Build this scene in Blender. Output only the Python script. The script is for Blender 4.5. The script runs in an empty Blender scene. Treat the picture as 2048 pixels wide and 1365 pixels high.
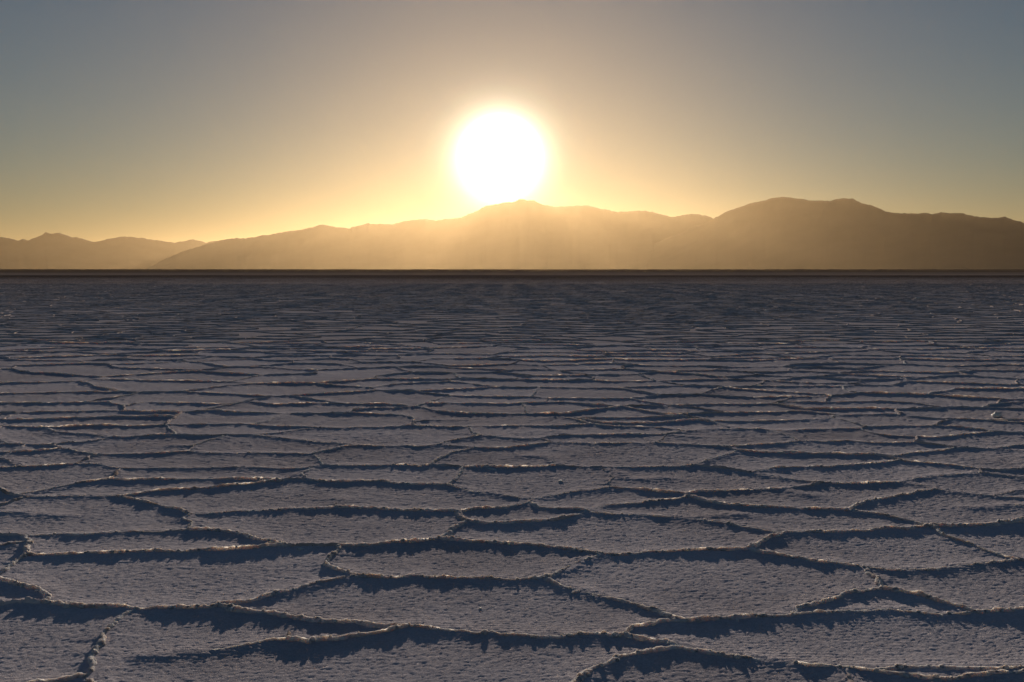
import bpy, bmesh, math, random
import numpy as np
from mathutils import Vector
from mathutils.geometry import delaunay_2d_cdt

random.seed(7)
RNG = np.random.default_rng(7)
SC = bpy.context.scene
COL = SC.collection

# ------------------------------------------------------------------ camera
CAM_H = 1.5
LENS = 35.0
FPX = 2048 * LENS / 36.0                 # focal length in photograph pixels
HORIZON_Y = 538.5
PITCH = math.atan((682.5 - HORIZON_Y) / FPX)
cam_d = bpy.data.cameras.new('camera')
cam_d.lens = LENS
cam_d.sensor_width = 36.0
cam_d.clip_start = 0.05
cam_d.clip_end = 300000.0
cam = bpy.data.objects.new('camera', cam_d)
COL.objects.link(cam)
cam.location = (0, 0, CAM_H)
cam.rotation_euler = (math.pi / 2 - PITCH, 0, 0)
SC.camera = cam


def ray(px, py):
    """direction of a photograph pixel in world axes"""
    u = (px - 1024.0) / FPX
    v = (682.5 - py) / FPX
    return u, math.cos(PITCH) + math.sin(PITCH) * v, -math.sin(PITCH) + math.cos(PITCH) * v


def ground(px, py, z=0.0):
    dx, dy, dz = ray(px, py)
    t = (z - CAM_H) / dz
    return dx * t, dy * t


# ------------------------------------------------------------------ sun and sky
sdx, sdy, sdz = ray(1000, 316)
SUN = Vector((sdx, sdy, sdz)).normalized()
SUN_EL = math.asin(SUN.z)
SUN_AZ = math.atan2(SUN.x, SUN.y)        # from +Y towards +X

sun_d = bpy.data.lights.new('sun', 'SUN')
sun_d.energy = 5.0
sun_d.angle = math.radians(0.55)
sun_d.color = (1.0, 0.86, 0.70)
sun = bpy.data.objects.new('sun', sun_d)
COL.objects.link(sun)
sun.rotation_euler = SUN.to_track_quat('Z', 'Y').to_euler()
sun.location = (0, 0, 40)

world = bpy.data.worlds.new('World')
SC.world = world
world.use_nodes = True
wn, wl = world.node_tree.nodes, world.node_tree.links
wn.clear()
w_out = wn.new('ShaderNodeOutputWorld')
sky = wn.new('ShaderNodeTexSky')
sky.sky_type = 'NISHITA'
sky.sun_disc = False
sky.sun_elevation = SUN_EL
sky.sun_rotation = SUN_AZ
sky.altitude = 1500
sky.air_density = 1.4
sky.dust_density = 0.0
sky.ozone_density = 3.2
bg = wn.new('ShaderNodeBackground')
bg.inputs['Strength'].default_value = 0.05
tint = wn.new('ShaderNodeMix'); tint.data_type = 'RGBA'; tint.blend_type = 'MULTIPLY'
tint.inputs[0].default_value = 1.0
tint.inputs[7].default_value = (1.11, 1.02, 1.04, 1)      # even tint over the whole sky, strongest in red
wl.new(sky.outputs[0], tint.inputs[6])
wl.new(tint.outputs[2], bg.inputs['Color'])
# the blazing disc of the low sun with its aureole, by angle from the sun's direction
tc = wn.new('ShaderNodeTexCoord')
nrm = wn.new('ShaderNodeVectorMath'); nrm.operation = 'NORMALIZE'
wl.new(tc.outputs['Generated'], nrm.inputs[0])
dot = wn.new('ShaderNodeVectorMath'); dot.operation = 'DOT_PRODUCT'
dot.inputs[1].default_value = SUN
wl.new(nrm.outputs[0], dot.inputs[0])


def wmath(op, a, b=None):
    m = wn.new('ShaderNodeMath'); m.operation = op
    for i, x in enumerate((a, b)):
        if x is None:
            continue
        if isinstance(x, (int, float)):
            m.inputs[i].default_value = x
        else:
            wl.new(x, m.inputs[i])
    return m.outputs[0]


ang = wmath('MULTIPLY', wmath('ARCCOSINE', wmath('MINIMUM', dot.outputs['Value'], 0.9999999)), 180 / math.pi)


def aureole(theta0, power, strength, color):
    f = wmath('DIVIDE', 1.0, wmath('ADD', 1.0, wmath('POWER', wmath('DIVIDE', ang, theta0), power)))
    b = wn.new('ShaderNodeBackground')
    b.inputs['Color'].default_value = (*color, 1)
    wl.new(wmath('MULTIPLY', f, strength), b.inputs['Strength'])
    return b.outputs[0]


AUREOLE = [(2.05, 5.0, 4.6, (1.0, 0.88, 0.64)), (5.0, 2.4, 0.04, (1.0, 0.62, 0.26))]
total = bg.outputs[0]
for args in AUREOLE:
    add = wn.new('ShaderNodeAddShader')
    wl.new(total, add.inputs[0]); wl.new(aureole(*args), add.inputs[1])
    total = add.outputs[0]
wl.new(total, w_out.inputs['Surface'])

SC.view_settings.view_transform = 'Standard'
SC.view_settings.look = 'None'
SC.view_settings.gamma = 1.0
SC.view_settings.exposure = -0.3
SC.view_settings.use_curve_mapping = False
SC.render.engine = 'CYCLES'
SC.cycles.use_denoising = True
SC.cycles.volume_bounces = 1
SC.cycles.max_bounces = 6

HAZE_DENSITY = 5.05e-6
HAZE_G = 0.768


# ------------------------------------------------------------------ helpers
def hash3(ix, iy, iz, seed):
    h = (ix.astype(np.int64) * 374761393 + iy.astype(np.int64) * 668265263
         + iz.astype(np.int64) * 2147483647 + seed * 974711) & 0xffffffff
    h = ((h ^ (h >> 13)) * 1274126177) & 0xffffffff
    h = ((h ^ (h >> 16)) * 2246822519) & 0xffffffff
    return ((h ^ (h >> 15)) & 0xffffff) / float(0xffffff)


def vnoise(x, y, z=None, seed=0):
    """smooth value noise, 0..1"""
    x = np.asarray(x, float); y = np.asarray(y, float)
    ix, iy = np.floor(x), np.floor(y)
    fx, fy = x - ix, y - iy
    fx = fx * fx * fx * (fx * (fx * 6 - 15) + 10); fy = fy * fy * fy * (fy * (fy * 6 - 15) + 10)
    if z is None:
        iz = np.zeros_like(ix)
        c = lambda a, b: hash3(ix + a, iy + b, iz, seed)
        return (c(0, 0) * (1 - fx) + c(1, 0) * fx) * (1 - fy) + (c(0, 1) * (1 - fx) + c(1, 1) * fx) * fy
    z = np.asarray(z, float)
    iz = np.floor(z); fz = z - iz
    fz = fz * fz * (3 - 2 * fz)
    c = lambda a, b, k: hash3(ix + a, iy + b, iz + k, seed)
    lo = (c(0, 0, 0) * (1 - fx) + c(1, 0, 0) * fx) * (1 - fy) + (c(0, 1, 0) * (1 - fx) + c(1, 1, 0) * fx) * fy
    hi = (c(0, 0, 1) * (1 - fx) + c(1, 0, 1) * fx) * (1 - fy) + (c(0, 1, 1) * (1 - fx) + c(1, 1, 1) * fx) * fy
    return lo * (1 - fz) + hi * fz


def fbm(x, y, octaves=4, seed=0, gain=0.5):
    s, a, t = 0.0, 1.0, 0.0
    for o in range(octaves):
        s = s + a * vnoise(x * 2 ** o + 17.3 * o, y * 2 ** o - 9.1 * o, None, seed + o)
        t += a; a *= gain
    return s / t


def mesh_np(name, V, F, mat, parent=None, smooth=True):
    """link vertices V (n,3) and faces F (m,3 or 4) as one mesh object"""
    me = bpy.data.meshes.new(name)
    V = np.ascontiguousarray(V, np.float32); F = np.ascontiguousarray(F, np.int32)
    k = F.shape[1]
    me.vertices.add(len(V)); me.vertices.foreach_set('co', V.ravel())
    me.loops.add(F.size); me.loops.foreach_set('vertex_index', F.ravel())
    me.polygons.add(len(F))
    me.polygons.foreach_set('loop_start', np.arange(0, F.size, k, dtype=np.int32))
    me.polygons.foreach_set('use_smooth', np.full(len(F), smooth))
    me.update(calc_edges=True)
    me.materials.append(mat)
    o = bpy.data.objects.new(name, me)
    COL.objects.link(o)
    if parent is not None:
        o.parent = parent
    return o


def tag(o, label=None, cat=None, group=None, kind=None):
    for k, v in (('label', label), ('category', cat), ('group', group), ('kind', kind)):
        if v:
            o[k] = v
    return o


def grid_faces(nr, nc):
    i = np.arange(nr - 1)[:, None] * nc + np.arange(nc - 1)[None, :]
    return np.stack([i, i + 1, i + nc + 1, i + nc], -1).reshape(-1, 4)


# ------------------------------------------------------------------ materials
def new_mat(name):
    m = bpy.data.materials.new(name); m.use_nodes = True
    n, l = m.node_tree.nodes, m.node_tree.links
    return m, n, l, n['Principled BSDF']


def noise_node(n, l, coord, scale, detail=4, rough=0.55):
    t = n.new('ShaderNodeTexNoise'); t.inputs['Scale'].default_value = scale
    t.inputs['Detail'].default_value = detail; t.inputs['Roughness'].default_value = rough
    l.new(coord, t.inputs['Vector'])
    return t.outputs['Fac']


def ramp(n, l, fac, stops):
    r = n.new('ShaderNodeValToRGB')
    while len(r.color_ramp.elements) < len(stops):
        r.color_ramp.elements.new(0.5)
    for e, (p, c) in zip(r.color_ramp.elements, stops):
        e.position = p; e.color = (*c, 1)
    l.new(fac, r.inputs['Fac'])
    return r.outputs['Color']


def mix_rgb(n, l, fac, a, b, mode='MIX'):
    m = n.new('ShaderNodeMix'); m.data_type = 'RGBA'; m.blend_type = mode
    for s, x in ((m.inputs[0], fac), (m.inputs[6], a), (m.inputs[7], b)):
        if isinstance(x, (int, float)):
            s.default_value = x
        elif isinstance(x, tuple):
            s.default_value = (*x, 1)
        else:
            l.new(x, s)
    return m.outputs[2]


def bump(n, l, height, strength, dist, normal=None):
    b = n.new('ShaderNodeBump'); b.inputs['Strength'].default_value = strength
    b.inputs['Distance'].default_value = dist
    l.new(height, b.inputs['Height'])
    if normal is not None:
        l.new(normal, b.inputs['Normal'])
    return b.outputs['Normal']


def salt_plate_material():
    m, n, l, p = new_mat('salt_crust')
    co = n.new('ShaderNodeTexCoord').outputs['Object']
    big = noise_node(n, l, co, 1.7, 5)
    fine = noise_node(n, l, co, 90, 3)
    base = ramp(n, l, big, [(0.3, (0.58, 0.54, 0.58)), (0.7, (0.69, 0.645, 0.69))])
    base = mix_rgb(n, l, 0.35, base, ramp(n, l, fine, [(0.3, (0.41, 0.365, 0.38)), (0.65, (0.82, 0.78, 0.82))]))
    stain = ramp(n, l, noise_node(n, l, co, 0.55, 6, 0.62), [(0.36, (0.84, 0.81, 0.80)), (0.52, (1.04, 1.03, 1.03))])
    base = mix_rgb(n, l, 0.8, base, stain, 'MULTIPLY')
    own = ramp(n, l, n.new('ShaderNodeObjectInfo').outputs['Random'], [(0, (0.93, 0.92, 0.92)), (1, (1.07, 1.06, 1.06))])
    base = mix_rgb(n, l, 1.0, base, own, 'MULTIPLY')
    l.new(base, p.inputs['Base Color'])
    p.inputs['Roughness'].default_value = 1.0
    p.inputs['Specular IOR Level'].default_value = 0.0
    nm = bump(n, l, noise_node(n, l, co, 210, 2, 0.6), 0.7, 0.006)
    l.new(nm, p.inputs['Normal'])
    return m


def ridge_material():
    m, n, l, p = new_mat('salt_ridge_crust')
    co = n.new('ShaderNodeTexCoord').outputs['Object']
    big = noise_node(n, l, co, 5, 5)
    fine = noise_node(n, l, co, 60, 3)
    base = ramp(n, l, big, [(0.33, (0.46, 0.37, 0.32)), (0.55, (0.78, 0.71, 0.69))])
    base = mix_rgb(n, l, 0.4, base, ramp(n, l, fine, [(0.3, (0.42, 0.34, 0.30)), (0.6, (0.88, 0.82, 0.80))]))
    l.new(base, p.inputs['Base Color'])
    p.inputs['Roughness'].default_value = 0.95
    p.inputs['Specular IOR Level'].default_value = 0.0
    p.inputs['Subsurface Weight'].default_value = 0.85
    p.inputs['Subsurface Radius'].default_value = (1.0, 0.84, 0.68)
    p.inputs['Subsurface Scale'].default_value = 0.03
    l.new(bump(n, l, noise_node(n, l, co, 210, 3, 0.6), 0.5, 0.004), p.inputs['Normal'])
    return m


def flat_material():
    """salt far out, then a belt of bare mud, then the dark scrubby shore"""
    m, n, l, p = new_mat('flat_ground')
    co = n.new('ShaderNodeTexCoord').outputs['Object']
    sep = n.new('ShaderNodeSeparateXYZ'); l.new(co, sep.inputs[0])
    big = noise_node(n, l, co, 0.011, 4)
    d = n.new('ShaderNodeMath'); d.operation = 'MULTIPLY_ADD'
    l.new(big, d.inputs[0]); d.inputs[1].default_value = 130.0; l.new(sep.outputs['Y'], d.inputs[2])
    mp = n.new('ShaderNodeMapRange'); mp.inputs[1].default_value = 0; mp.inputs[2].default_value = 2000
    l.new(d.outputs[0], mp.inputs[0])
    zone = ramp(n, l, mp.outputs[0], [(0.0, (0.67, 0.615, 0.65)), (0.05, (0.72, 0.635, 0.645)), (0.075, (0.76, 0.65, 0.64)), (0.12, (0.30, 0.23, 0.20)), (0.15, (0.21, 0.16, 0.135)),
                                      (0.167, (0.30, 0.235, 0.20)), (0.235, (0.29, 0.225, 0.185)), (0.265, (0.20, 0.145, 0.105))])
    streak = n.new('ShaderNodeMapping'); streak.inputs['Scale'].default_value = (0.0012, 0.006, 1)
    l.new(co, streak.inputs[0])
    st = n.new('ShaderNodeTexNoise'); st.inputs['Scale'].default_value = 1; st.inputs['Detail'].default_value = 6
    l.new(streak.outputs[0], st.inputs['Vector'])
    zone = mix_rgb(n, l, 0.5, zone, ramp(n, l, st.outputs['Fac'], [(0.35, (0.45, 0.45, 0.45)), (0.65, (1.45, 1.42, 1.4))]), 'MULTIPLY')
    l.new(zone, p.inputs['Base Color'])
    p.inputs['Roughness'].default_value = 0.85
    p.inputs['Specular IOR Level'].default_value = 0.0
    l.new(bump(n, l, noise_node(n, l, co, 35, 5, 0.65), 0.3, 0.02), p.inputs['Normal'])
    return m


def mountain_material(name, low, high):
    m, n, l, p = new_mat(name)
    co = n.new('ShaderNodeTexCoord').outputs['Object']
    f = noise_node(n, l, co, 0.0009, 8, 0.6)
    l.new(ramp(n, l, f, [(0.3, low), (0.7, high)]), p.inputs['Base Color'])
    p.inputs['Roughness'].default_value = 0.95
    p.inputs['Specular IOR Level'].default_value = 0.05
    return m


def far_ridge_material():
    """crust ridges: clean salt close by, muddier and browner towards the far shore"""
    m, n, l, p = new_mat('far_ridge_crust')
    co = n.new('ShaderNodeTexCoord').outputs['Object']
    sep = n.new('ShaderNodeSeparateXYZ'); l.new(co, sep.inputs[0])
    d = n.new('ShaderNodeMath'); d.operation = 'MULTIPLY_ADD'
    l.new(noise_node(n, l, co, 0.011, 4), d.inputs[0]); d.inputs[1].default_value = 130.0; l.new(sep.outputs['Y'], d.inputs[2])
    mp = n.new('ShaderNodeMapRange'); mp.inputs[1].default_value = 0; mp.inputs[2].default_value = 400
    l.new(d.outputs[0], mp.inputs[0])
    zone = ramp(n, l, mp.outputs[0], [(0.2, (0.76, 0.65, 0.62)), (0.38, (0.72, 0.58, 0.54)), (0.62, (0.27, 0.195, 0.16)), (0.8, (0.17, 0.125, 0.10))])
    spots = ramp(n, l, noise_node(n, l, co, 4, 4), [(0.35, (0.6, 0.55, 0.5)), (0.6, (1.1, 1.1, 1.1))])
    l.new(mix_rgb(n, l, 1.0, zone, spots, 'MULTIPLY'), p.inputs['Base Color'])
    p.inputs['Roughness'].default_value = 1.0
    p.inputs['Specular IOR Level'].default_value = 0.0
    return m


M_FAR = far_ridge_material()
M_PLATE = salt_plate_material()
M_RIDGE = ridge_material()
M_FLAT = flat_material()

# ------------------------------------------------------------------ ridge network traced from the photograph
# polylines in tiles of the photograph enlarged K times; a tile letter gives its corner
K = 2048 / 700.0
TILE = {'A': (0, 1080), 'B': (680, 1080), 'C': (1348, 1080), 'D': (0, 930), 'E': (680, 930), 'F': (1348, 930),
        'G': (0, 800), 'H': (680, 800), 'I': (1348, 800)}
TRACE = """
A -60 362 0 360 130 350 280 345 380 360 490 368 620 372 730 372 810 382 930 382 1090 378 1240 372 1290 360 1380 350 1470 340 1570 318 1690 290 1820 258 1930 232 2048 205 B 140 206 200 207 300 212 420 200 500 210 600 203 720 210 850 215 1000 220 1100 212 1190 208
B 1190 208 1260 230 1340 262 1420 285 1520 305 1640 340 1740 370 1840 405 1950 450 C 60 463
B 1190 208 1250 200 1300 170 1370 125 1440 95 1500 75 E 1550 497
E 1550 497 1430 480 1310 465 1200 452 1080 445 960 440 850 432 740 430 640 415 590 410
E 1550 497 1650 505 1750 500 1850 490 1950 490 F 94 488 250 485 440 478
E 590 410 500 425 400 432 280 440 200 452 100 460 20 465
D 2008 465 1960 458 1880 458 1740 458 1700 457
A 2008 26 1990 60 1945 100 1930 128 1970 158 B 20 170 80 192 140 206
D 1700 457 1590 465 1480 475 1340 485 1190 492 1040 497 880 500 720 505 560 510 400 518 260 522 160 526
D 1700 457 1600 435 1500 412 1390 390 1290 375 1200 368 1120 362
D 1120 362 1030 372 930 378 800 383 660 390 520 397 380 395 260 400 150 402 90 395 0 390 -80 385
D 150 402 172 430 158 470 172 500 160 526
A 160 87 100 120 60 140 0 175 -60 193
A -60 193 0 210 70 230 150 255 220 275 270 305 300 335 290 346
A 800 382 740 420 690 470 660 500 600 560 550 650 540 710 510 770 470 803
A 470 803 430 795 350 815 250 830 100 850 -40 870
A 470 803 510 825 570 855 700 890
A 1290 362 1380 385 1480 400 1610 415 1690 440 1790 450 1900 455 2048 465 B 140 470 250 480 330 490 400 494
A 800 670 900 655 1010 638 1150 632 1290 622 1420 605 1540 582 1680 572 1800 570 1900 555 2048 540 B 160 530 260 518 330 505 400 494
A 1682 570 1690 530 1697 482
B 400 494 500 505 600 512 700 518 780 535 860 538 900 528 960 548 1080 540 1180 550 1300 552 1400 545 1500 538 1600 545 1665 540
B 1665 540 1720 500 1830 482 1930 467 2015 463
B 1665 540 1740 570 1830 588 1900 592 1930 622
B 1930 622 1860 635 1780 655 1690 670 1600 700 1500 735 1440 780 1390 810 1330 850 1270 900
B 1930 622 C 94 637 200 650 330 668 450 685 560 700 680 705 800 720 900 730 1008 749
C 1008 749 1015 790 1040 834 1070 880
C 1008 749 1100 755 1180 755 1280 748 1400 745 1560 740 1720 738 1850 742 1960 738 2048 732 2120 728
C 60 463 180 455 300 448 440 445 560 438 690 425 830 415 960 408 1090 410 1200 405 1300 408 1440 412 1580 420 1680 412 1770 402 1900 398 2048 395 2120 390
C 690 425 680 408 740 385 830 350 930 325 1050 300 1150 288 1250 280 1350 298 1450 312 1540 340 1640 365 1720 380 1780 401
C 1250 280 1240 265 1215 245 1190 215 1140 195 1130 155
C 1130 155 1040 148 920 125 800 108 660 85 540 60 440 39
C 1130 155 1250 160 1380 155 1530 148 1670 135 1800 125 1950 118 2010 108 2100 118
F 2010 547 1920 530 1880 510 1800 480 1740 450 1650 415 1560 375 1495 348
F 1495 348 1380 358 1280 355 1120 365 960 372 850 378 760 376 650 380
F 650 380 580 405 520 435 470 465 440 478
F 650 380 540 372 450 358 370 342 270 325 190 312 110 303 0 295 E 1850 290 1720 282 1600 275 1510 265 1465 257
F 1495 348 1600 342 1700 342 1800 340 1880 335 1980 328 2040 312 2100 305
F 1495 348 1400 320 1300 298 1200 275 1120 262 1015 248
F 1015 248 900 245 760 243 620 240 500 235 400 228 300 215 200 200 130 185 76 178
F 1015 248 1060 225 1120 200 1200 185 1300 165 1400 150 1490 142 1545 136
F 1545 136 1650 150 1750 158 1850 170 1950 180 2048 188 2120 192
F 1545 136 1460 112 1380 98 1320 92
F 1320 92 1200 95 1090 97 980 97 840 92
F 1320 92 1440 72 1560 58 1680 48 1800 41
F 1800 41 1900 50 1980 62 2048 75 2120 85
F 1800 41 1793 20
I 1325 346 1420 355 1540 368 1640 378 1793 399 1900 405 2048 398 2120 396
F 840 92 770 85 680 70 590 62 500 50 445 35
F 840 92 790 105 700 120 640 130 540 132 400 140 260 148 160 150 78 158
F 78 158 76 178
E 2030 178 1950 190 1820 200 1700 212 1600 222 1520 240 1465 257
F 620 132 690 152 770 165
F 110 303 220 285 370 282
F 1700 240 1820 232 2048 225 2120 222
E 1465 257 1400 245 1330 243 1230 240 1170 235 1110 218 1088 207
E 1088 207 1000 230 900 240 800 250 690 262
E 1465 257 1380 280 1290 295 1200 308 1110 318 1000 325 880 325 718 316
E 690 262 692 285 718 316
E 718 316 670 345 650 365 640 390 590 410
E 690 262 600 258 480 252 360 250 260 248 120 245 0 243 D 1860 248 1700 250 1620 250 1520 255 1420 256 1300 265 1190 270 1095 270
D 1970 243 1962 205 1955 185
D 1095 270 1075 300 1110 325 1120 362
D 1095 270 1040 250 970 240 900 228 840 205 770 180 710 164
D 710 164 830 158 910 142 1040 135 1150 130 1260 120 1400 105 1540 95 1640 84 1680 78 1800 70
D 710 164 600 170 450 175 320 178 230 172 155 176
D 155 176 80 160 0 145 -80 130
D 155 176 90 195 0 222 -80 245
D 80 160 180 148 280 132 380 110 480 97 580 82 650 72
D 650 72 760 78 900 73 1080 72 1250 70 1400 75 1560 78 1640 84
D 650 72 690 50 720 8
D -80 258 0 262 120 268 230 275 330 290
D 1800 70 1778 40 1800 6
D 1800 70 1850 82 1940 88 E 58 92 130 85 230 86 300 95 420 102 615 102
E 615 102 700 120 780 140 860 152 950 165 1030 178 1095 185
E 1095 185 1088 207
E 1095 185 1180 182 1270 170 1340 155 1430 140 1520 128 1582 117
E 1582 117 1720 128 1830 140 1960 152 2032 158
E 1582 117 1550 95 1598 70
E 1598 70 1700 72 1900 72
E 1598 70 1570 35 1535 7
E 615 102 690 75 710 45 745 8
H 0 375 120 372 240 378 360 372 460 378 528 366 600 372 680 382 745 388 880 382 1030 385 1150 385 1270 376 1350 382 1450 385 1535 387 1650 385 1800 382 1950 385 I 94 382 150 376
H 528 366 590 325 650 310 720 290 800 271
H 1270 376 1250 345 1200 328 1120 320
I 150 376 210 345 270 330 330 305 368 290
I 150 376 260 390 340 398 445 414
I 445 414 540 398 620 388 700 382 820 382 950 378 1080 372 1200 362 1325 346
I 1325 346 1250 330 1190 312
I 1190 312 1080 315 950 310 800 308 650 302 500 300 368 290
I 1190 312 1290 320 1370 310 1460 300 1560 288 1640 273
I 1640 273 1740 275 1860 280 2048 290 2120 292
I 1860 280 1950 268 2048 258 2120 252
I 1640 273 1560 258 1480 248 1410 240
I 1410 240 1280 242 1130 240 1040 235 900 238 800 232 755 234
I 755 234 650 242 560 250 450 258 340 265 310 270
I 310 270 368 290
I 310 270 230 262 120 258 0 248 H 1850 242 1750 245 1600 248 1420 245 1300 240 1215 240
I 755 234 700 210 620 190 560 175 530 165
I 530 165 400 165 300 165 180 165 90 175 0 185 H 1920 198
H 1920 198 1890 225 1840 242
H 1920 212 2048 212
H 1920 198 1800 195 1650 195 1500 198 1350 197 1270 172
H 1920 198 1980 180 2035 175
I 530 165 620 172 750 168 880 165 1000 162 1080 160 1127 151
I 1410 240 1450 212
I 1450 212 1550 210 1650 202 1750 190 1868 180 2048 185 2120 186
I 1868 180 1780 165 1650 152 1510 143
I 1510 143 1400 145 1280 145 1127 151
I 1510 143 1570 120 1640 106
I 1640 106 1800 110 2048 110 2120 110
I 1640 106 1560 105 1400 92 1300 80 1250 78 1100 80 960 85 926 101
I 1450 212 1340 208 1230 198 1140 178 1080 160
I 926 101 1000 118 1080 138 1127 151
I 926 101 850 110 700 112 550 118 400 118 280 118 210 121
I 210 121 260 135 310 152 400 162 530 165
I 210 121 110 112 0 122 H 1900 128 1700 130 1530 128 1450 110 1370 98
I 926 101 950 82 880 72 780 62 700 60 560 68 400 68 290 70 150 75 30 76
I 30 76 100 100 210 121
I -60 18 0 25 100 38 200 52 290 70
I 0 25 150 22 300 20 450 22 560 15 640 5 700 -20
I 560 15 680 32 760 48 900 48 1100 45 1300 48 1450 42 1600 40 1800 38 2048 45 2120 48
I 1330 82 1300 48
I 640 5 900 8 1200 2 1400 10 1600 40
I 1800 38 1880 18 2048 5
H 0 245 100 255 220 262 360 258 470 262 565 254
H 565 254 680 262 800 271
H 565 254 640 235 730 218 830 204
H 830 204 790 180 757 150
H 757 150 640 155 520 148 420 145 300 150 150 152 0 158 G 1840 156
H 830 204 920 208 1030 215 1160 219 1260 205 1350 197
H 1160 219 1215 240
H 800 271 870 272 950 272 1010 262 1100 255 1215 240
H 757 150 860 148 980 145 1120 145 1280 148 1400 138 1480 134
H 1480 134 1550 145 1700 150 1850 155 1960 165 2035 175
H 1480 134 1420 115 1340 100 1270 90 1180 100
H -60 80 0 75 100 72 240 78 370 82 420 95 455 120 425 145
H 455 120 550 110 660 112
H 60 73 100 55 200 42 330 42 437 34
H 437 34 500 48 600 65 700 72 850 75 1000 75 1090 75 1200 75 1290 78 1380 65 1480 50 1640 36
H -60 18 0 18 200 18 300 20 437 34 480 18 620 15 800 18 1000 18 1060 15 1200 10 1290 8 1400 15 1530 22 1640 36 1780 28 2030 32
H 1060 15 1080 45 1090 75
H 1640 36 1760 55 1880 75 1980 86 2040 77
H 1370 98 1500 98 1700 98 1880 92 1980 86 2048 105
G -80 390 0 385 130 380 250 378 350 370 440 365
G 440 365 560 368 640 378 720 388
G 720 388 830 390 950 388 1100 390 1340 388 1500 390 1680 392 1800 386
G 1800 386 1880 370 1960 372 H 0 375
G 440 365 490 345 520 325 590 311
G 590 311 720 310 850 308 1000 300 1100 290
G 1100 290 1180 300 1340 302 1500 305 1700 305 1835 308
G 1835 308 1862 340 1880 370
G 1835 308 1940 285 2010 262 H 100 255
H 0 245 G 1960 242 1800 232 1680 222 1560 208 1480 199
G 1480 199 1330 197
G 1480 199 1600 190 1700 178 1800 165 1840 156
G 1330 197 1200 202 1050 195 900 200 760 208 660 207
G 660 207 560 200 450 190 340 178 250 156
G 250 156 160 152 80 150 0 148 -80 146
G 250 156 360 150 480 145 620 145 750 148 860 145 980 140
G 980 140 1000 170 1025 195
G 980 140 1000 115 1030 95 1070 66
G 980 140 1150 138 1300 135 1450 136 1560 120 1620 95 1670 73
G 1450 136 1560 145 1700 150 1840 156
G 660 207 580 225 480 238 400 242 330 252 280 258
G 280 258 160 255 60 252 0 255 -80 258
G 280 258 350 276 420 285 480 300 540 312 590 311
G 350 276 200 290 80 298 0 300 -80 302
G 1100 290 1115 265 1200 238 1300 210 1330 197
G 1115 265 1000 260
G -80 64 0 65 130 68 300 65 470 62 600 58 800 62 950 65 1070 66 1180 60 1260 55 1340 62 1430 68 1530 68 1670 73 1800 75 2020 74
G -80 112 0 110 150 108 300 105 480 100 650 92 800 90 930 88 1020 95
G 0 110 60 85 130 68
G -60 12 0 10 250 14 500 8 640 8 730 22
G 710 60 725 30 860 8 1000 12 1150 15 1280 18 1400 12 1450 5
G 1180 60 1300 30 1450 5 1600 20 1800 15 2010 17
"""


def read_trace():
    lines = []
    for row in TRACE.strip().splitlines():
        tok, pts, tile = row.split(), [], None
        i = 0
        while i < len(tok):
            if tok[i] in TILE:
                tile = TILE[tok[i]]; i += 1
            pts.append([tile[0] + float(tok[i]) / K, tile[1] + float(tok[i + 1]) / K]); i += 2
        lines.append(pts)
    return lines


def snap_and_split(lines):
    """let ridge ends meet the ridge they run into and cut every ridge at its junctions"""
    cuts = [set() for _ in lines]
    for i, a in enumerate(lines):
        for e in (0, -1):
            p = np.array(a[e]); best = None
            for j, b in enumerate(lines):
                if j == i:
                    continue
                for s in range(len(b) - 1):
                    q0, q1 = np.array(b[s]), np.array(b[s + 1])
                    dv = q1 - q0
                    t = float(np.clip(np.dot(p - q0, dv) / max(np.dot(dv, dv), 1e-9), 0, 1))
                    q = q0 + t * dv
                    dd = math.hypot(q[0] - p[0], 2 * (q[1] - p[1]))
                    if dd < 9 and (best is None or dd < best[0]):
                        best = (dd, j, s, t, q)
            if best:
                _, j, s, t, q = best
                b = lines[j]
                near = [k for k in (s, s + 1) if math.hypot(b[k][0] - q[0], 2 * (b[k][1] - q[1])) < 5]
                if near:
                    a[e] = list(b[near[0]]); k = near[0]
                else:
                    b.insert(s + 1, [float(q[0]), float(q[1])]); k = s + 1
                    cuts[j] = {c + 1 if c >= k else c for c in cuts[j]}
                    a[e] = list(b[k])
                if 0 < k < len(b) - 1:
                    cuts[j].add(k)
    out = []
    for a, c in zip(lines, cuts):
        ks = [0] + sorted(c) + [len(a) - 1]
        for k0, k1 in zip(ks, ks[1:]):
            if k1 > k0:
                out.append(a[k0:k1 + 1])
    return out


traced = [np.array([ground(x, y, 0.02) for x, y in a]) for a in snap_and_split(read_trace())]
traced = [t for t in traced if np.hypot(*(np.diff(t, axis=0).T)).sum() > 0.03]

# ------------------------------------------------------------------ the network goes on beyond the traced ground
FAR_D, NEAR_D = 105.0, 2.3
SLOPE, SIDE = 0.66, 1.0                   # half width of the built field = SLOPE * distance + SIDE
TOP_D = ground(1024, 803)[1]
BOT_D = ground(1024, 1365)[1]


def in_traced(x, y, pad=0.0):
    return (abs(x) < 0.5145 * y - pad) and (BOT_D + pad < y < TOP_D - pad)


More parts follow.
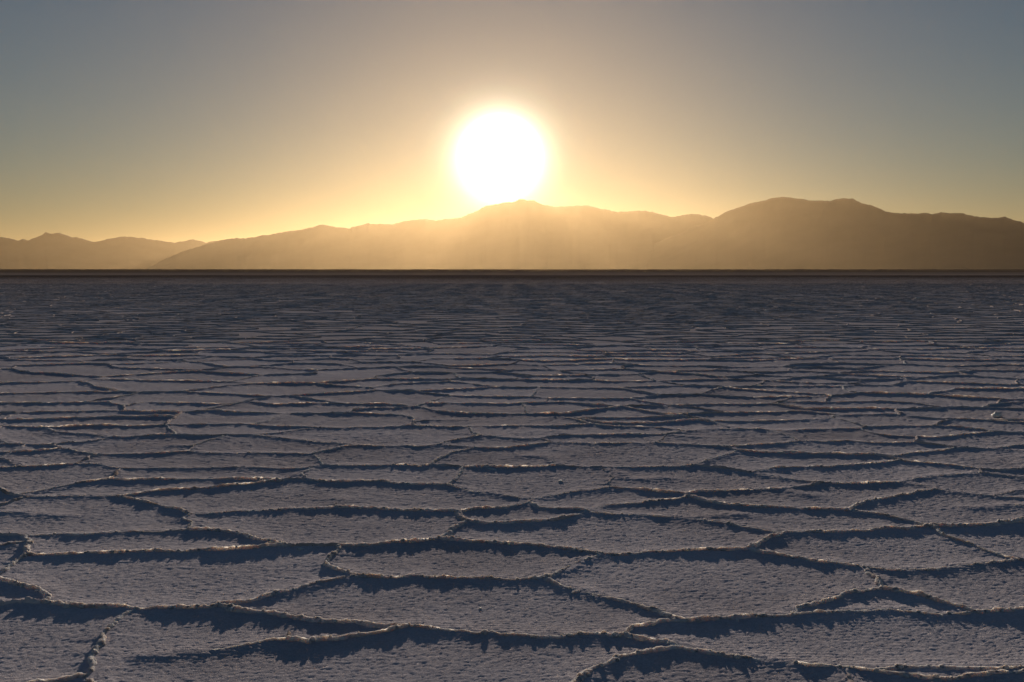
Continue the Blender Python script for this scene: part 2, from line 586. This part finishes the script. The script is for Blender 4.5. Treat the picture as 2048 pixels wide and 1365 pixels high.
def make_seeds():
    """dart throwing with a spacing that wanders, wider than deep"""
    pts, cell = [], {}
    area = SLOPE * FAR_D ** 2 + 2 * SIDE * FAR_D
    tries = int(area * 7)
    ys = np.sqrt(RNG.random(tries)) * FAR_D
    ys[: tries // 8] = np.sqrt(RNG.random(tries // 8)) * 32
    xs = (RNG.random(tries) * 2 - 1) * (SLOPE * ys + SIDE + 1.5)
    rad = (0.56 + 0.48 * vnoise(xs * 0.23, ys * 0.23, None, 5)) * np.where(ys > 13, 0.86, 1.0)
    for x, y, r in zip(xs, ys, rad):
        if y < 1.0:
            continue
        cx, cy = int(x // 1.75), int(y // 1.0)
        ok = True
        for a in (-1, 0, 1):
            for b in (-1, 0, 1):
                for (px, py) in cell.get((cx + a, cy + b), ()):
                    if ((px - x) * 0.62) ** 2 + ((py - y) * 1.12) ** 2 < r * r:
                        ok = False
        if ok:
            cell.setdefault((cx, cy), []).append((x, y)); pts.append((x, y))
    return pts


def voronoi_edges(pts):
    sc = 1.6                                # squeeze x while building so that cells come out wider than deep
    v, e, f, *_ = delaunay_2d_cdt([Vector((p[0] / sc, p[1])) for p in pts], [], [], 0, 1e-6)
    P = np.array([(q.x, q.y) for q in v]); T = np.array(f)
    a, b, c = P[T[:, 0]], P[T[:, 1]], P[T[:, 2]]
    d = 2 * (a[:, 0] * (b[:, 1] - c[:, 1]) + b[:, 0] * (c[:, 1] - a[:, 1]) + c[:, 0] * (a[:, 1] - b[:, 1]))
    d[np.abs(d) < 1e-9] = 1e-9
    a2, b2, c2 = (a ** 2).sum(1), (b ** 2).sum(1), (c ** 2).sum(1)
    cc = np.stack([(a2 * (b[:, 1] - c[:, 1]) + b2 * (c[:, 1] - a[:, 1]) + c2 * (a[:, 1] - b[:, 1])) / d,
                   (a2 * (c[:, 0] - b[:, 0]) + b2 * (a[:, 0] - c[:, 0]) + c2 * (b[:, 0] - a[:, 0])) / d], 1)
    cc[:, 0] *= sc
    owner = {}
    edges = []
    for t, tri in enumerate(T):
        for i in range(3):
            k = (min(tri[i], tri[i - 1]), max(tri[i], tri[i - 1]))
            if k in owner:
                edges.append((owner[k], t))
            else:
                owner[k] = t
    return cc, edges


def bend(e, n=9):
    """a straight cell edge becomes a meandering one; the bends fade out where they meet the traced ground"""
    t = np.linspace(0, 1, n)[:, None]
    q = e[0] * (1 - t) + e[1] * t
    x, y = q[:, 0], q[:, 1]
    a = np.clip(np.maximum((y - TOP_D) / 1.5, (np.abs(x) - 0.5145 * y) / 0.8), 0, 1) * 0.34
    return q + np.stack([a * (vnoise(x * 1.3, y * 1.3, None, 35) - 0.5), a * (vnoise(x * 1.3, y * 1.3, None, 36) - 0.5)], 1)


cc, vedges = voronoi_edges(make_seeds())
near_edges, far_edges = [], []
FIELD_D = 20.0                             # plates are pieces of their own up to here
tv = np.concatenate(traced)
tv = np.array([t for t in tv if not in_traced(t[0], t[1], 0.22 if t[1] < 9 else 0.6)])   # only ends near the rim of the traced ground
for i, j in vedges:
    p, q = cc[i], cc[j]
    L = math.hypot(*(p - q))
    m = (p + q) / 2
    if L > 4 or L < 0.05 or not (NEAR_D - 0.8 < m[1] < FAR_D) or abs(m[0]) > SLOPE * m[1] + SIDE:
        continue
    if random.random() < 0.05:
        continue
    pin, qin = in_traced(*p), in_traced(*q)
    if pin and qin:
        continue
    if pin or qin:
        if pin:
            p, q = q, p
        k = np.argmin(((tv - q) ** 2).sum(1) + 0.6 * ((tv - p) ** 2).sum(1))
        if math.hypot(*(tv[k] - p)) > 1.6:
            continue
        q = tv[k]
    if m[1] < FIELD_D + 1:
        near_edges.append(bend(np.array([p, q])))
    else:
        far_edges.append(np.array([p, q]))


# ------------------------------------------------------------------ ridges
_bm = bmesh.new(); bmesh.ops.create_icosphere(_bm, subdivisions=2, radius=1)
ICO_V = np.array([v.co[:] for v in _bm.verts]); ICO_F = np.array([[v.index for v in f.verts] for f in _bm.faces]); _bm.free()
_bm = bmesh.new(); bmesh.ops.create_icosphere(_bm, subdivisions=1, radius=1)
ICO_LV = np.array([v.co[:] for v in _bm.verts]); ICO_LF = np.array([[v.index for v in f.verts] for f in _bm.faces]); _bm.free()


def resample(p, step):
    seg = np.hypot(*np.diff(p, axis=0).T); s = np.concatenate([[0], np.cumsum(seg)])
    n = max(3, int(round(s[-1] / step)) + 1)
    t = np.linspace(0, s[-1], n)
    return np.stack([np.interp(t, s, p[:, 0]), np.interp(t, s, p[:, 1])], 1), t


def wander(q, amp=1.0):
    """the small meanders of a ridge, a field over the ground so that junctions stay closed"""
    x, y = q[..., 0], q[..., 1]
    wx = 0.05 * (vnoise(x * 3.1, y * 3.1, None, 31) - 0.5) + 0.026 * (vnoise(x * 11, y * 11, None, 32) - 0.5)
    wy = 0.05 * (vnoise(x * 3.1, y * 3.1, None, 33) - 0.5) + 0.030 * (vnoise(x * 11, y * 11, None, 34) - 0.5)
    return np.stack([x + amp * wx, y + amp * wy], -1)


def crest_height(x, y, h):
    """crest height along a ridge: high and low stretches, knobs and notches"""
    n = 0.52 + 0.55 * vnoise(x * 1.7, y * 1.7, None, 41) + 0.45 * (vnoise(x * 9, y * 9, None, 42) - 0.4) \
        + 0.28 * (vnoise(x * 24, y * 24, None, 43) - 0.45)
    return h * np.clip(n, 0.25, 1.35)


def build_ridge(p, h, w, thin):
    """vertices and faces of one ridge: a lumpy swept crust with nodules"""
    dmean = float(np.hypot(p[:, 0], p[:, 1]).mean())
    step = max(0.0085, 0.0021 * dmean)
    nprof = 11 if dmean < 8 else (9 if dmean < 13 else 7)
    q, s = resample(p, step)
    q = wander(q)
    tan = np.gradient(q, axis=0); tan /= np.maximum(np.hypot(tan[:, 0], tan[:, 1])[:, None], 1e-9)
    nor = np.stack([-tan[:, 1], tan[:, 0]], 1)
    hh = crest_height(q[:, 0], q[:, 1], h)
    ww = w * (0.75 + 0.6 * vnoise(q[:, 0] * 6, q[:, 1] * 6, None, 44))
    if thin:                               # a ridge that dies out
        u = s / s[-1]
        taper = np.clip((1 - u) * 1.4 if thin > 0 else u * 1.4, 0.0, 1)
        hh = hh * (0.1 + 0.9 * taper); ww = ww * (0.35 + 0.65 * taper)
    a = np.linspace(-1, 1, nprof)
    prof = (1 - np.abs(a) ** 2.0) ** 0.85
    lean = 0.5 * (vnoise(q[:, 0] * 5, q[:, 1] * 5, None, 45) - 0.5)
    off = ww[:, None] * (a[None, :] + lean[:, None] * prof[None, :] * 0.8)
    X = q[:, 0, None] + nor[:, 0, None] * off
    Y = q[:, 1, None] + nor[:, 1, None] * off
    Z = hh[:, None] * prof[None, :]
    lump = vnoise(X * 55, Y * 55, Z * 55, 51) - 0.45 + 0.55 * (vnoise(X * 120, Y * 120, Z * 120, 52) - 0.5)
    amp = 0.0135 * np.minimum(1, hh / 0.025)[:, None] * (0.25 + 0.75 * prof[None, :])
    Z = Z + lump * amp * 0.8
    out = np.sign(a)[None, :] * (vnoise(X * 48, Y * 48, Z * 48, 53) - 0.5) * 0.015 * np.minimum(1, hh / 0.02)[:, None]
    X = X + nor[:, 0, None] * out; Y = Y + nor[:, 1, None] * out
    Z[:, 0] = -0.02; Z[:, -1] = -0.02
    Z[0] = np.minimum(Z[0], 0.02); Z[-1] = np.minimum(Z[-1], 0.02)
    V = [np.stack([X, Y, Z], -1).reshape(-1, 3)]
    F4 = grid_faces(len(q), nprof)
    F = [np.concatenate([F4[:, [0, 1, 2]], F4[:, [0, 2, 3]]])]
    base = len(V[0])
    if dmean < 9.5 and not thin:           # nodules of salt along the crest
        n = int(s[-1] * (22 if dmean < 7 else 14))
        for _ in range(n):
            k = random.randrange(len(q))
            r = random.uniform(0.003, 0.0105) * (1.25 if random.random() < 0.15 else 1)
            o = random.uniform(-0.9, 0.9) * ww[k]
            zc = hh[k] * (1 - (o / ww[k]) ** 2) * 0.9
            sc = np.array([random.uniform(0.8, 1.4), random.uniform(0.8, 1.4), random.uniform(0.7, 1.1)]) * r
            iv, if_ = (ICO_V, ICO_F) if dmean < 5.5 else (ICO_LV, ICO_LF)
            iv = iv * (1 + 0.35 * (vnoise(iv[:, 0] * 1.7 + k, iv[:, 1] * 1.7, iv[:, 2] * 1.7, 3) - 0.5))[:, None]
            V.append(iv * sc + np.array([q[k, 0] + nor[k, 0] * o, q[k, 1] + nor[k, 1] * o, zc]))
            F.append(if_ + base); base += len(iv)
    return np.concatenate(V), np.concatenate(F)


# ------------------------------------------------------------------ the ground sheet
def axis(near, step, far, grow):
    a, x = [0.0], 0.0
    while x < far:
        x += step if x < near else max(step, (x - near) * grow + step)
        a.append(x)
    return np.array(a)


px_ = axis(30, 0.5, 90000, 0.12)
gx = np.concatenate([-px_[:0:-1], px_])
gy = np.concatenate([-axis(6, 1.0, 20000, 0.25)[:0:-1], axis(30, 0.4, 90000, 0.10)])
GX, GY = np.meshgrid(gx, gy)
inside = (GY > NEAR_D + 0.3) & (GY < FIELD_D - 0.5) & (np.abs(GX) < SLOPE * GY + SIDE - 0.6)
GZ = np.where(inside, -0.06, -0.004)
salt_flat = mesh_np('salt_flat', np.stack([GX, GY, GZ], -1).reshape(-1, 3), grid_faces(len(gy), len(gx)), M_FLAT)
tag(salt_flat, 'cracked grey salt flat stretching to a dark shore below the mountains', None, None, 'structure')

# ------------------------------------------------------------------ which plate a spot of ground belongs to
RES = 0.03
RX0, RX1, RY0, RY1 = -(SLOPE * FIELD_D + SIDE + 0.3), SLOPE * FIELD_D + SIDE + 0.3, NEAR_D - 0.3, FIELD_D + 0.3
NX, NY = int((RX1 - RX0) / RES), int((RY1 - RY0) / RES)
wall = np.zeros((NY, NX), bool)
# every plate edge has a ridge; thin out the far ridges only
for p in traced + near_edges:
    q, _ = resample(p, RES / 3)
    q = wander(q)
    ix = ((q[:, 0] - RX0) / RES).astype(int); iy = ((q[:, 1] - RY0) / RES).astype(int)
    for a in (0, 1):
        for b in (0, 1):
            ok = (ix + a >= 0) & (ix + a < NX) & (iy + b >= 0) & (iy + b < NY)
            wall[iy[ok] + b, ix[ok] + a] = True
lab = np.where(wall, 0, np.arange(1, NX * NY + 1).reshape(NY, NX)).astype(np.int32)
free = ~wall
for it in range(900):
    old = lab
    lab = lab.copy()
    for _ in range(6):
        m = lab.copy()
        m[1:] = np.maximum(m[1:], lab[:-1]); m[:-1] = np.maximum(m[:-1], lab[1:])
        m[:, 1:] = np.maximum(m[:, 1:], lab[:, :-1]); m[:, :-1] = np.maximum(m[:, :-1], lab[:, 1:])
        lab = np.where(free, m, 0)
    # jump: every label takes the label of the cell that it names
    flat = lab.ravel()
    nz = flat > 0
    flat2 = flat.copy(); flat2[nz] = flat[flat[nz] - 1]
    lab = np.maximum(lab, flat2.reshape(NY, NX))
    if np.array_equal(lab, old):
        break
ids, inv, cnt = np.unique(lab.ravel(), return_inverse=True, return_counts=True)
small = cnt < 60
lab = np.where((small[inv] | (ids[inv] == 0)).reshape(NY, NX), 0, lab)
dist = np.where(lab > 0, 9.0, 0.0)          # distance to the nearest ridge line, near it only
dist = np.where(wall, 0.0, 9.0)
for it in range(9):
    m = dist.copy()
    m[1:] = np.minimum(m[1:], dist[:-1] + RES); m[:-1] = np.minimum(m[:-1], dist[1:] + RES)
    m[:, 1:] = np.minimum(m[:, 1:], dist[:, :-1] + RES); m[:, :-1] = np.minimum(m[:, :-1], dist[:, 1:] + RES)
    dist = m
for it in range(400):
    z = lab == 0
    if not z.any():
        break
    m = lab.copy()
    for sl_a, sl_b in ((np.s_[1:], np.s_[:-1]), (np.s_[:-1], np.s_[1:]), (np.s_[:, 1:], np.s_[:, :-1]), (np.s_[:, :-1], np.s_[:, 1:])):
        t = m[sl_a]; src = lab[sl_b]
        m[sl_a] = np.where(t == 0, src, t)
    lab = m

# ------------------------------------------------------------------ plates: one surface cut along the ridges
NC = 730
rows = [NEAR_D]
while rows[-1] < FIELD_D:
    rows.append(rows[-1] * (1 + (0.0021 if rows[-1] < 9 else 0.0042)))
rows = np.array(rows)
u = np.linspace(-1, 1, NC)
PY = np.repeat(rows[:, None], NC, 1)
PX = u[None, :] * (SLOPE * rows[:, None] + SIDE)
jit = 0.35 * (2 * SLOPE * rows[:, None] / NC)
PX = PX + (RNG.random(PX.shape) - 0.5) * jit
PY = PY + (RNG.random(PY.shape) - 0.5) * 0.6 * np.gradient(rows)[:, None]
ixf = np.clip(((PX - RX0) / RES).astype(int), 0, NX - 1); iyf = np.clip(((PY - RY0) / RES).astype(int), 0, NY - 1)
dr = np.minimum(dist[iyf, ixf], 0.3)
grain = (vnoise(PX * 75, PY * 75, None, 61) - 0.5) * 0.0006 \
    + (RNG.random(PX.shape) - 0.5) * np.clip(0.00075 * PY, 0, 0.0075)
PZ = 0.006 * (fbm(PX * 1.3, PY * 1.3, 3, 63) - 0.5) + grain + 0.009 * np.exp(-dr / 0.07)
PV = np.stack([PX, PY, PZ], -1).reshape(-1, 3)
PF = grid_faces(len(rows), NC)
cen = PV[PF].mean(1)
pl = lab[np.clip(((cen[:, 1] - RY0) / RES).astype(int), 0, NY - 1), np.clip(((cen[:, 0] - RX0) / RES).astype(int), 0, NX - 1)]
order = np.argsort(pl, kind='stable')
ids, start = np.unique(pl[order], return_index=True)
groups = np.split(order, start[1:])


def visible_size(c):
    """how large a face shows: 0 outside the view, else nearness"""
    x, y = c[:, 0], c[:, 1]
    vis = (np.abs(x) < 0.52 * y) & (y > BOT_D - 0.1)
    return float(vis.sum())


groups.sort(key=lambda g: -visible_size(cen[g]))


def compact(V, F):
    used, invf = np.unique(F, return_inverse=True)
    return V[used], invf.reshape(F.shape)


for g in groups[:300]:
    mesh_np('salt_plate', *compact(PV, PF[g]), M_PLATE, salt_flat)
if len(groups) > 300:
    rest = mesh_np('salt_plate_field', *compact(PV, PF[np.concatenate(groups[300:])]), M_PLATE, salt_flat)
    rest['kind'] = 'stuff'

# ------------------------------------------------------------------ ridges as pieces of their own, the rest joined
ends = {}
for p in traced + near_edges:
    for e in (p[0], p[-1]):
        k = (round(e[0] * 50), round(e[1] * 50)); ends[k] = ends.get(k, 0) + 1
inner = {(round(e[0] * 50), round(e[1] * 50)) for p in traced for e in p[1:-1]}


def dead(e):
    k = (round(e[0] * 50), round(e[1] * 50))
    return ends.get(k, 0) == 1 and k not in inner and in_traced(e[0], e[1], 0.15)


ridges = []
for n_, p in enumerate(traced + near_edges):
    thin = 0
    if n_ < len(traced):
        if dead(p[-1]):
            thin = 1
        elif dead(p[0]):
            thin = -1
    length = np.hypot(*np.diff(p, axis=0).T).sum()
    dm = np.hypot(p[:, 0], p[:, 1]).mean()
    seen = ((np.abs(p[:, 0]) < 0.53 * p[:, 1]) & (p[:, 1] > BOT_D - 0.15)).any()
    ridges.append((length / dm if seen else -dm, p, thin))
ridges.sort(key=lambda r: -r[0])
restV, restF, nb = [], [], 0
for k, (size, p, thin) in enumerate(ridges):
    h = random.uniform(0.0145, 0.0225) * (1.12 if np.hypot(p[:, 0], p[:, 1]).mean() < 6 else 1.0 if p[:, 1].mean() < 9.5 else 1.28) * (0.75 if thin else 1)
    w = random.uniform(0.014, 0.022) * (0.6 if thin else 1)
    V, F = build_ridge(p, h, w, thin)
    if k < 300 and size > 0:
        mesh_np('salt_ridge', V, F, M_RIDGE, salt_flat)
    else:
        restV.append(V); restF.append(F + nb); nb += len(V)

# ridges too far off to pick apart
def far_ridges(E, K_, hmin, hmax, w, seed):
    """E (n,2,2) ridge lines, each swept as a jagged little wall of crust"""
    n = len(E)
    t = np.linspace(0, 1, K_ + 1)
    Q = E[:, 0, None, :] * (1 - t)[None, :, None] + E[:, 1, None, :] * t[None, :, None]
    big = lambda k: 0.36 * (vnoise(Q[..., 0] * 1.1, Q[..., 1] * 1.1, None, k) - 0.5)
    Q = wander(Q + np.stack([big(35), big(36)], -1), 1.6)
    tan = E[:, 1] - E[:, 0]; tan = tan / np.maximum(np.hypot(tan[:, 0], tan[:, 1])[:, None], 1e-6)
    nor = np.stack([-tan[:, 1], tan[:, 0]], 1)[:, None, :]
    h = np.random.default_rng(seed).uniform(hmin, hmax, n)[:, None]
    hh = crest_height(Q[..., 0], Q[..., 1], h)
    a = np.array([-1, -0.45, 0.4, 1.0]); zz = np.array([-0.6, 0.8, 0.95, -0.6])
    off = a[None, None, :] * w
    X = Q[..., 0, None] + nor[..., 0, None] * off; Y = Q[..., 1, None] + nor[..., 1, None] * off
    Z = np.where(zz < 0, -0.02, hh[..., None] * zz)
    V = np.stack([X, Y, Z], -1).reshape(-1, 3)
    f = grid_faces(K_ + 1, 4)
    F = (f[None] + (np.arange(n) * (K_ + 1) * 4)[:, None, None]).reshape(-1, 4)
    return V, np.concatenate([F[:, [0, 1, 2]], F[:, [0, 2, 3]]])


fe = np.array(far_edges)
dm = fe.mean(1)[:, 1]
for lo, hi, K_ in ((0, 35, 11), (35, 65, 6), (65, 999, 4)):
    s = (dm >= lo) & (dm < hi)
    if s.any():
        V, F = far_ridges(fe[s], K_, 0.019, 0.028, 0.028, 3)
        restV.append(V); restF.append(F + nb); nb += len(V)
n = 9000
yy = FAR_D - 3 + RNG.random(n) * 130
xx = (RNG.random(n) * 2 - 1) * (SLOPE * yy + 6)
an = RNG.normal(0, 0.5, n); LL = RNG.uniform(0.8, 2.6, n)
E2 = np.stack([np.stack([xx - LL * np.cos(an), yy - LL * np.sin(an)], 1), np.stack([xx + LL * np.cos(an), yy + LL * np.sin(an)], 1)], 1)
V, F = far_ridges(E2, 6, 0.02, 0.034, 0.045, 4)
restV.append(V); restF.append(F + nb); nb += len(V)
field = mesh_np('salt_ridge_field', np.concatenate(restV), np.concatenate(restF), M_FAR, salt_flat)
field['kind'] = 'stuff'

# ------------------------------------------------------------------ mountains
def tile_px(x0, y0, nums):
    return [(x0 + nums[i] / K, y0 + nums[i + 1] / K) for i in range(0, len(nums), 2)]


SKY_LEFT = [(-900, 500), (-600, 470), (-380, 488), (-200, 462), (-80, 470)] + tile_px(0, 400, [
    0, 218, 60, 225, 110, 237, 130, 230, 165, 236, 210, 222, 265, 191, 300, 196, 350, 195, 400, 212, 440, 220, 490, 230, 545, 246,
    600, 238, 680, 220, 720, 215, 790, 218, 860, 230, 930, 237, 1020, 252, 1070, 242, 1115, 233, 1160, 238, 1205, 250, 1270, 241,
    1330, 246, 1500, 268]) + [(640, 498), (800, 515), (1000, 530)]
SKY_MID = [(292, 537), (310, 530)] + tile_px(0, 400, [
    960, 350, 1080, 300, 1200, 262, 1300, 235, 1350, 226, 1390, 223, 1430, 228, 1480, 220, 1520, 208, 1590, 202, 1650, 190, 1700, 182,
    1760, 175, 1830, 160, 1870, 145, 1900, 145, 1940, 157, 1990, 162]) + tile_px(680, 340, [
    50, 345, 100, 325, 165, 312, 200, 320, 240, 316, 310, 320, 370, 302, 430, 292, 500, 290, 560, 298, 620, 288, 710, 282, 770, 255,
    850, 212, 930, 200, 1020, 188, 1050, 174, 1130, 178, 1180, 200, 1250, 217, 1340, 213, 1430, 208, 1480, 215, 1530, 230, 1620, 247,
    1680, 243, 1780, 240, 1830, 248, 1900, 268, 1940, 275, 1990, 270]) + tile_px(1348, 360, [
    0, 216, 50, 208, 100, 200, 150, 203, 200, 215, 230, 228, 330, 255, 480, 300]) + [(1600, 490), (1760, 520)]
SKY_RIGHT = [(1190, 537), (1240, 520), (1330, 478)] + tile_px(1348, 360, [
    100, 285, 170, 256, 230, 228, 310, 185, 400, 153, 480, 130, 540, 120, 600, 102, 650, 99, 720, 108, 820, 123, 910, 124, 960, 113, 1010, 107,
    1050, 112, 1100, 135, 1150, 148, 1240, 187, 1320, 195, 1400, 198, 1470, 193, 1510, 200, 1560, 189, 1600, 195, 1680, 197, 1740, 208,
    1800, 220, 1850, 225, 1900, 222, 1940, 216, 1980, 232, 2048, 253]) + [
    (2110, 455), (2200, 470), (2330, 452), (2480, 476), (2700, 500), (3000, 530)]


def mountain_range(label, skyline, dist0, dist1, width, mat, seed, nb_=420, nt=60):
    """a range whose crest stands dist0..dist1 metres off, with spurs and gullies running down both flanks"""
    sx = np.array([p[0] for p in skyline]); sy = np.array([p[1] for p in skyline])
    px = np.linspace(sx[0], sx[-1], nb_)
    py = np.interp(px, sx, sy)
    py = py - (2.8 * (fbm(px * 0.07, px * 0 + seed, 4, seed) - 0.5) + 1.6 * (vnoise(px * 0.22, px * 0 + seed, None, seed + 9) - 0.5)) * np.clip((HORIZON_Y - py) / 30, 0, 1)
    k = (px - sx[0]) / (sx[-1] - sx[0])
    D = dist0 + (dist1 - dist0) * k
    dirs = np.array([ray(a, b) for a, b in zip(px, py)])
    hor = np.hypot(dirs[:, 0], dirs[:, 1])
    zc = CAM_H + D * dirs[:, 2] / hor
    zc = np.maximum(zc, 2.0)
    ux, uy = dirs[:, 0] / hor, dirs[:, 1] / hor
    t = np.linspace(-1, 1, nt)             # -1 front foot, 0 crest, 1 back foot
    R = D[:, None] + t[None, :] * width * (0.55 + 0.45 * (zc / zc.max()))[:, None]
    X = ux[:, None] * R; Y = uy[:, None] * R
    fall = (1 - np.abs(t)) ** 1.35
    rid = 1 - np.abs(2 * fbm(X / 1500, Y / 2600, 5, seed + 3) - 1) * 2
    Z = zc[:, None] * (fall[None, :] * (1 - 0.12 * (1 - np.clip(rid, 0, 1)) * np.clip(np.abs(t) * 4, 0, 1)[None, :] * (1 - np.abs(t))[None, :]))
    # the small teeth of the skyline belong to the crest alone and die out down the slopes
    pad = np.pad(zc, 12, mode='edge')
    smooth = np.convolve(pad, np.hanning(25) / np.hanning(25).sum(), 'valid')
    near_crest = np.exp(-(t / 0.07) ** 2)[None, :]
    Z = Z * ((smooth[:, None] * (1 - near_crest) + zc[:, None] * near_crest) / zc[:, None])
    # nothing in front of the crest may rise above the skyline seen from the flat
    Z = np.minimum(Z, zc[:, None] * np.maximum(R / D[:, None], 0.05) * np.where(t == 0, 1, 0.985)[None, :] + 0 * Z)
    Z[:, 0] = -3; Z[:, -1] = -3
    Z[0] = -3; Z[-1] = -3
    o = mesh_np('mountain_range', np.stack([X, Y, Z], -1).reshape(-1, 3), grid_faces(nb_, nt), mat)
    return tag(o, label, None, None, 'structure')


M_ROCK = mountain_material('desert_rock', (0.15, 0.13, 0.125), (0.18, 0.155, 0.147))
mountain_range('low pale far-off mountain range fading into golden haze', SKY_LEFT, 45000, 50000, 6000, M_ROCK, 11, 640, 61)
mountain_range('long hazy mountain range under the blazing sun', SKY_MID, 34000, 26000, 5500, M_ROCK, 21, 640, 61)
mountain_range('dark twin-humped mountain range rising higher than the others', SKY_RIGHT, 26800, 16500, 4000, M_ROCK, 31, 640, 61)

# ------------------------------------------------------------------ loose lumps of salt
def chunk(label, px, py, r, squash, mat, seed, wide=1.0, group=None):
    x, y = ground(px, py)
    bm = bmesh.new(); bmesh.ops.create_icosphere(bm, subdivisions=3, radius=1)
    v = np.array([q.co[:] for q in bm.verts]); f = np.array([[q.index for q in s.verts] for s in bm.faces]); bm.free()
    n_ = vnoise(v[:, 0] * 1.6 + seed, v[:, 1] * 1.6, v[:, 2] * 1.6, 71) - 0.5 + 0.5 * (vnoise(v[:, 0] * 4 + seed, v[:, 1] * 4, v[:, 2] * 4, 72) - 0.5)
    v = v * (1 + 0.75 * n_)[:, None] * np.array([r * wide, r, r * squash])
    v[:, 2] -= v[:, 2].min() * 0.5
    o = mesh_np('salt_chunk', v, f, mat)
    o.location = (x, y, 0.0); o.rotation_euler = (0, 0, seed * 1.3)
    return tag(o, label, 'salt chunk', group)


m_white, n_, l_, p_ = new_mat('clean_salt')
co_ = n_.new('ShaderNodeTexCoord').outputs['Object']
l_.new(ramp(n_, l_, noise_node(n_, l_, co_, 40, 3), [(0.3, (0.66, 0.62, 0.58)), (0.7, (0.86, 0.83, 0.80))]), p_.inputs['Base Color'])
p_.inputs['Roughness'].default_value = 0.6
p_.inputs['Subsurface Weight'].default_value = 0.5
p_.inputs['Subsurface Radius'].default_value = (1, 0.8, 0.6)
p_.inputs['Subsurface Scale'].default_value = 0.02
chunk('fist-sized pale salt lump alone in the middle of a plate', 1121, 964, 0.017, 0.5, m_white, 1)
chunk('small pale salt lump lying in the shadow just below a long ridge', 137, 1217, 0.020, 0.5, M_RIDGE, 2, 1.5)
chunk('double salt lump broken off beside a slanting ridge', 1153, 1186, 0.018, 0.45, M_RIDGE, 3, 2.0)
for q_, (a_, b_, r_, l_) in enumerate(((577, 1096, 0.011, 'middle-sized of three salt crumbs just below a ridge junction'),
                                       (600, 1101, 0.016, 'largest of three salt crumbs just below a ridge junction'),
                                       (615, 1091, 0.009, 'smallest of three salt crumbs just below a ridge junction'))):
    chunk(l_, a_, b_, r_, 0.5, M_RIDGE, 4 + q_, 1.1, 'crumbs of salt below a ridge junction')
chunk('tiny bright crumb of salt on a wide plate', 961, 1218, 0.006, 0.5, m_white, 8)
chunk('bright white salt lump sitting on top of a far ridge', 1994, 835, 0.040, 0.9, m_white, 10, 1.2)
chunk('white salt slab glinting far out on the flat, the farther of two', 1836, 598, 0.085, 0.5, m_white, 12, 1.3)
chunk('white salt slab glinting far out on the flat, the nearer of two', 1533, 623, 0.060, 0.5, m_white, 13, 1.3)
chunk('small white salt lump caught against a low ridge in the middle distance', 1395, 698, 0.030, 0.6, m_white, 14, 1.2)
chunk('long thin sliver of white salt lying in a ridge shadow', 976, 937, 0.030, 0.16, m_white, 11.37, 3.0)

# ------------------------------------------------------------------ the air
hb = bmesh.new(); bmesh.ops.create_cube(hb, size=1.0)
hz_me = bpy.data.meshes.new('haze'); hb.to_mesh(hz_me); hb.free()
haze = bpy.data.objects.new('haze', hz_me); COL.objects.link(haze)
top = max(max((o.matrix_world @ Vector(c)).z for c in o.bound_box) for o in COL.objects if o.name.startswith('mountain')) + 60
haze.scale = (190000, 116000, top + 4.2)
haze.location = (0, 34000, (top - 4.2) / 2)
tag(haze, 'thin golden evening haze filling the air over the flat', None, None, 'stuff')
hm = bpy.data.materials.new('haze'); hm.use_nodes = True
hm.node_tree.nodes.clear()
ho = hm.node_tree.nodes.new('ShaderNodeOutputMaterial')
hv = hm.node_tree.nodes.new('ShaderNodeVolumePrincipled')
hv.inputs['Color'].default_value = (1.0, 0.71, 0.38, 1)
hv.inputs['Density'].default_value = HAZE_DENSITY
hv.inputs['Anisotropy'].default_value = HAZE_G
hv.inputs['Density Attribute'].default_value = ''
hm.node_tree.links.new(hv.outputs[0], ho.inputs['Volume'])
hz_me.materials.append(hm)
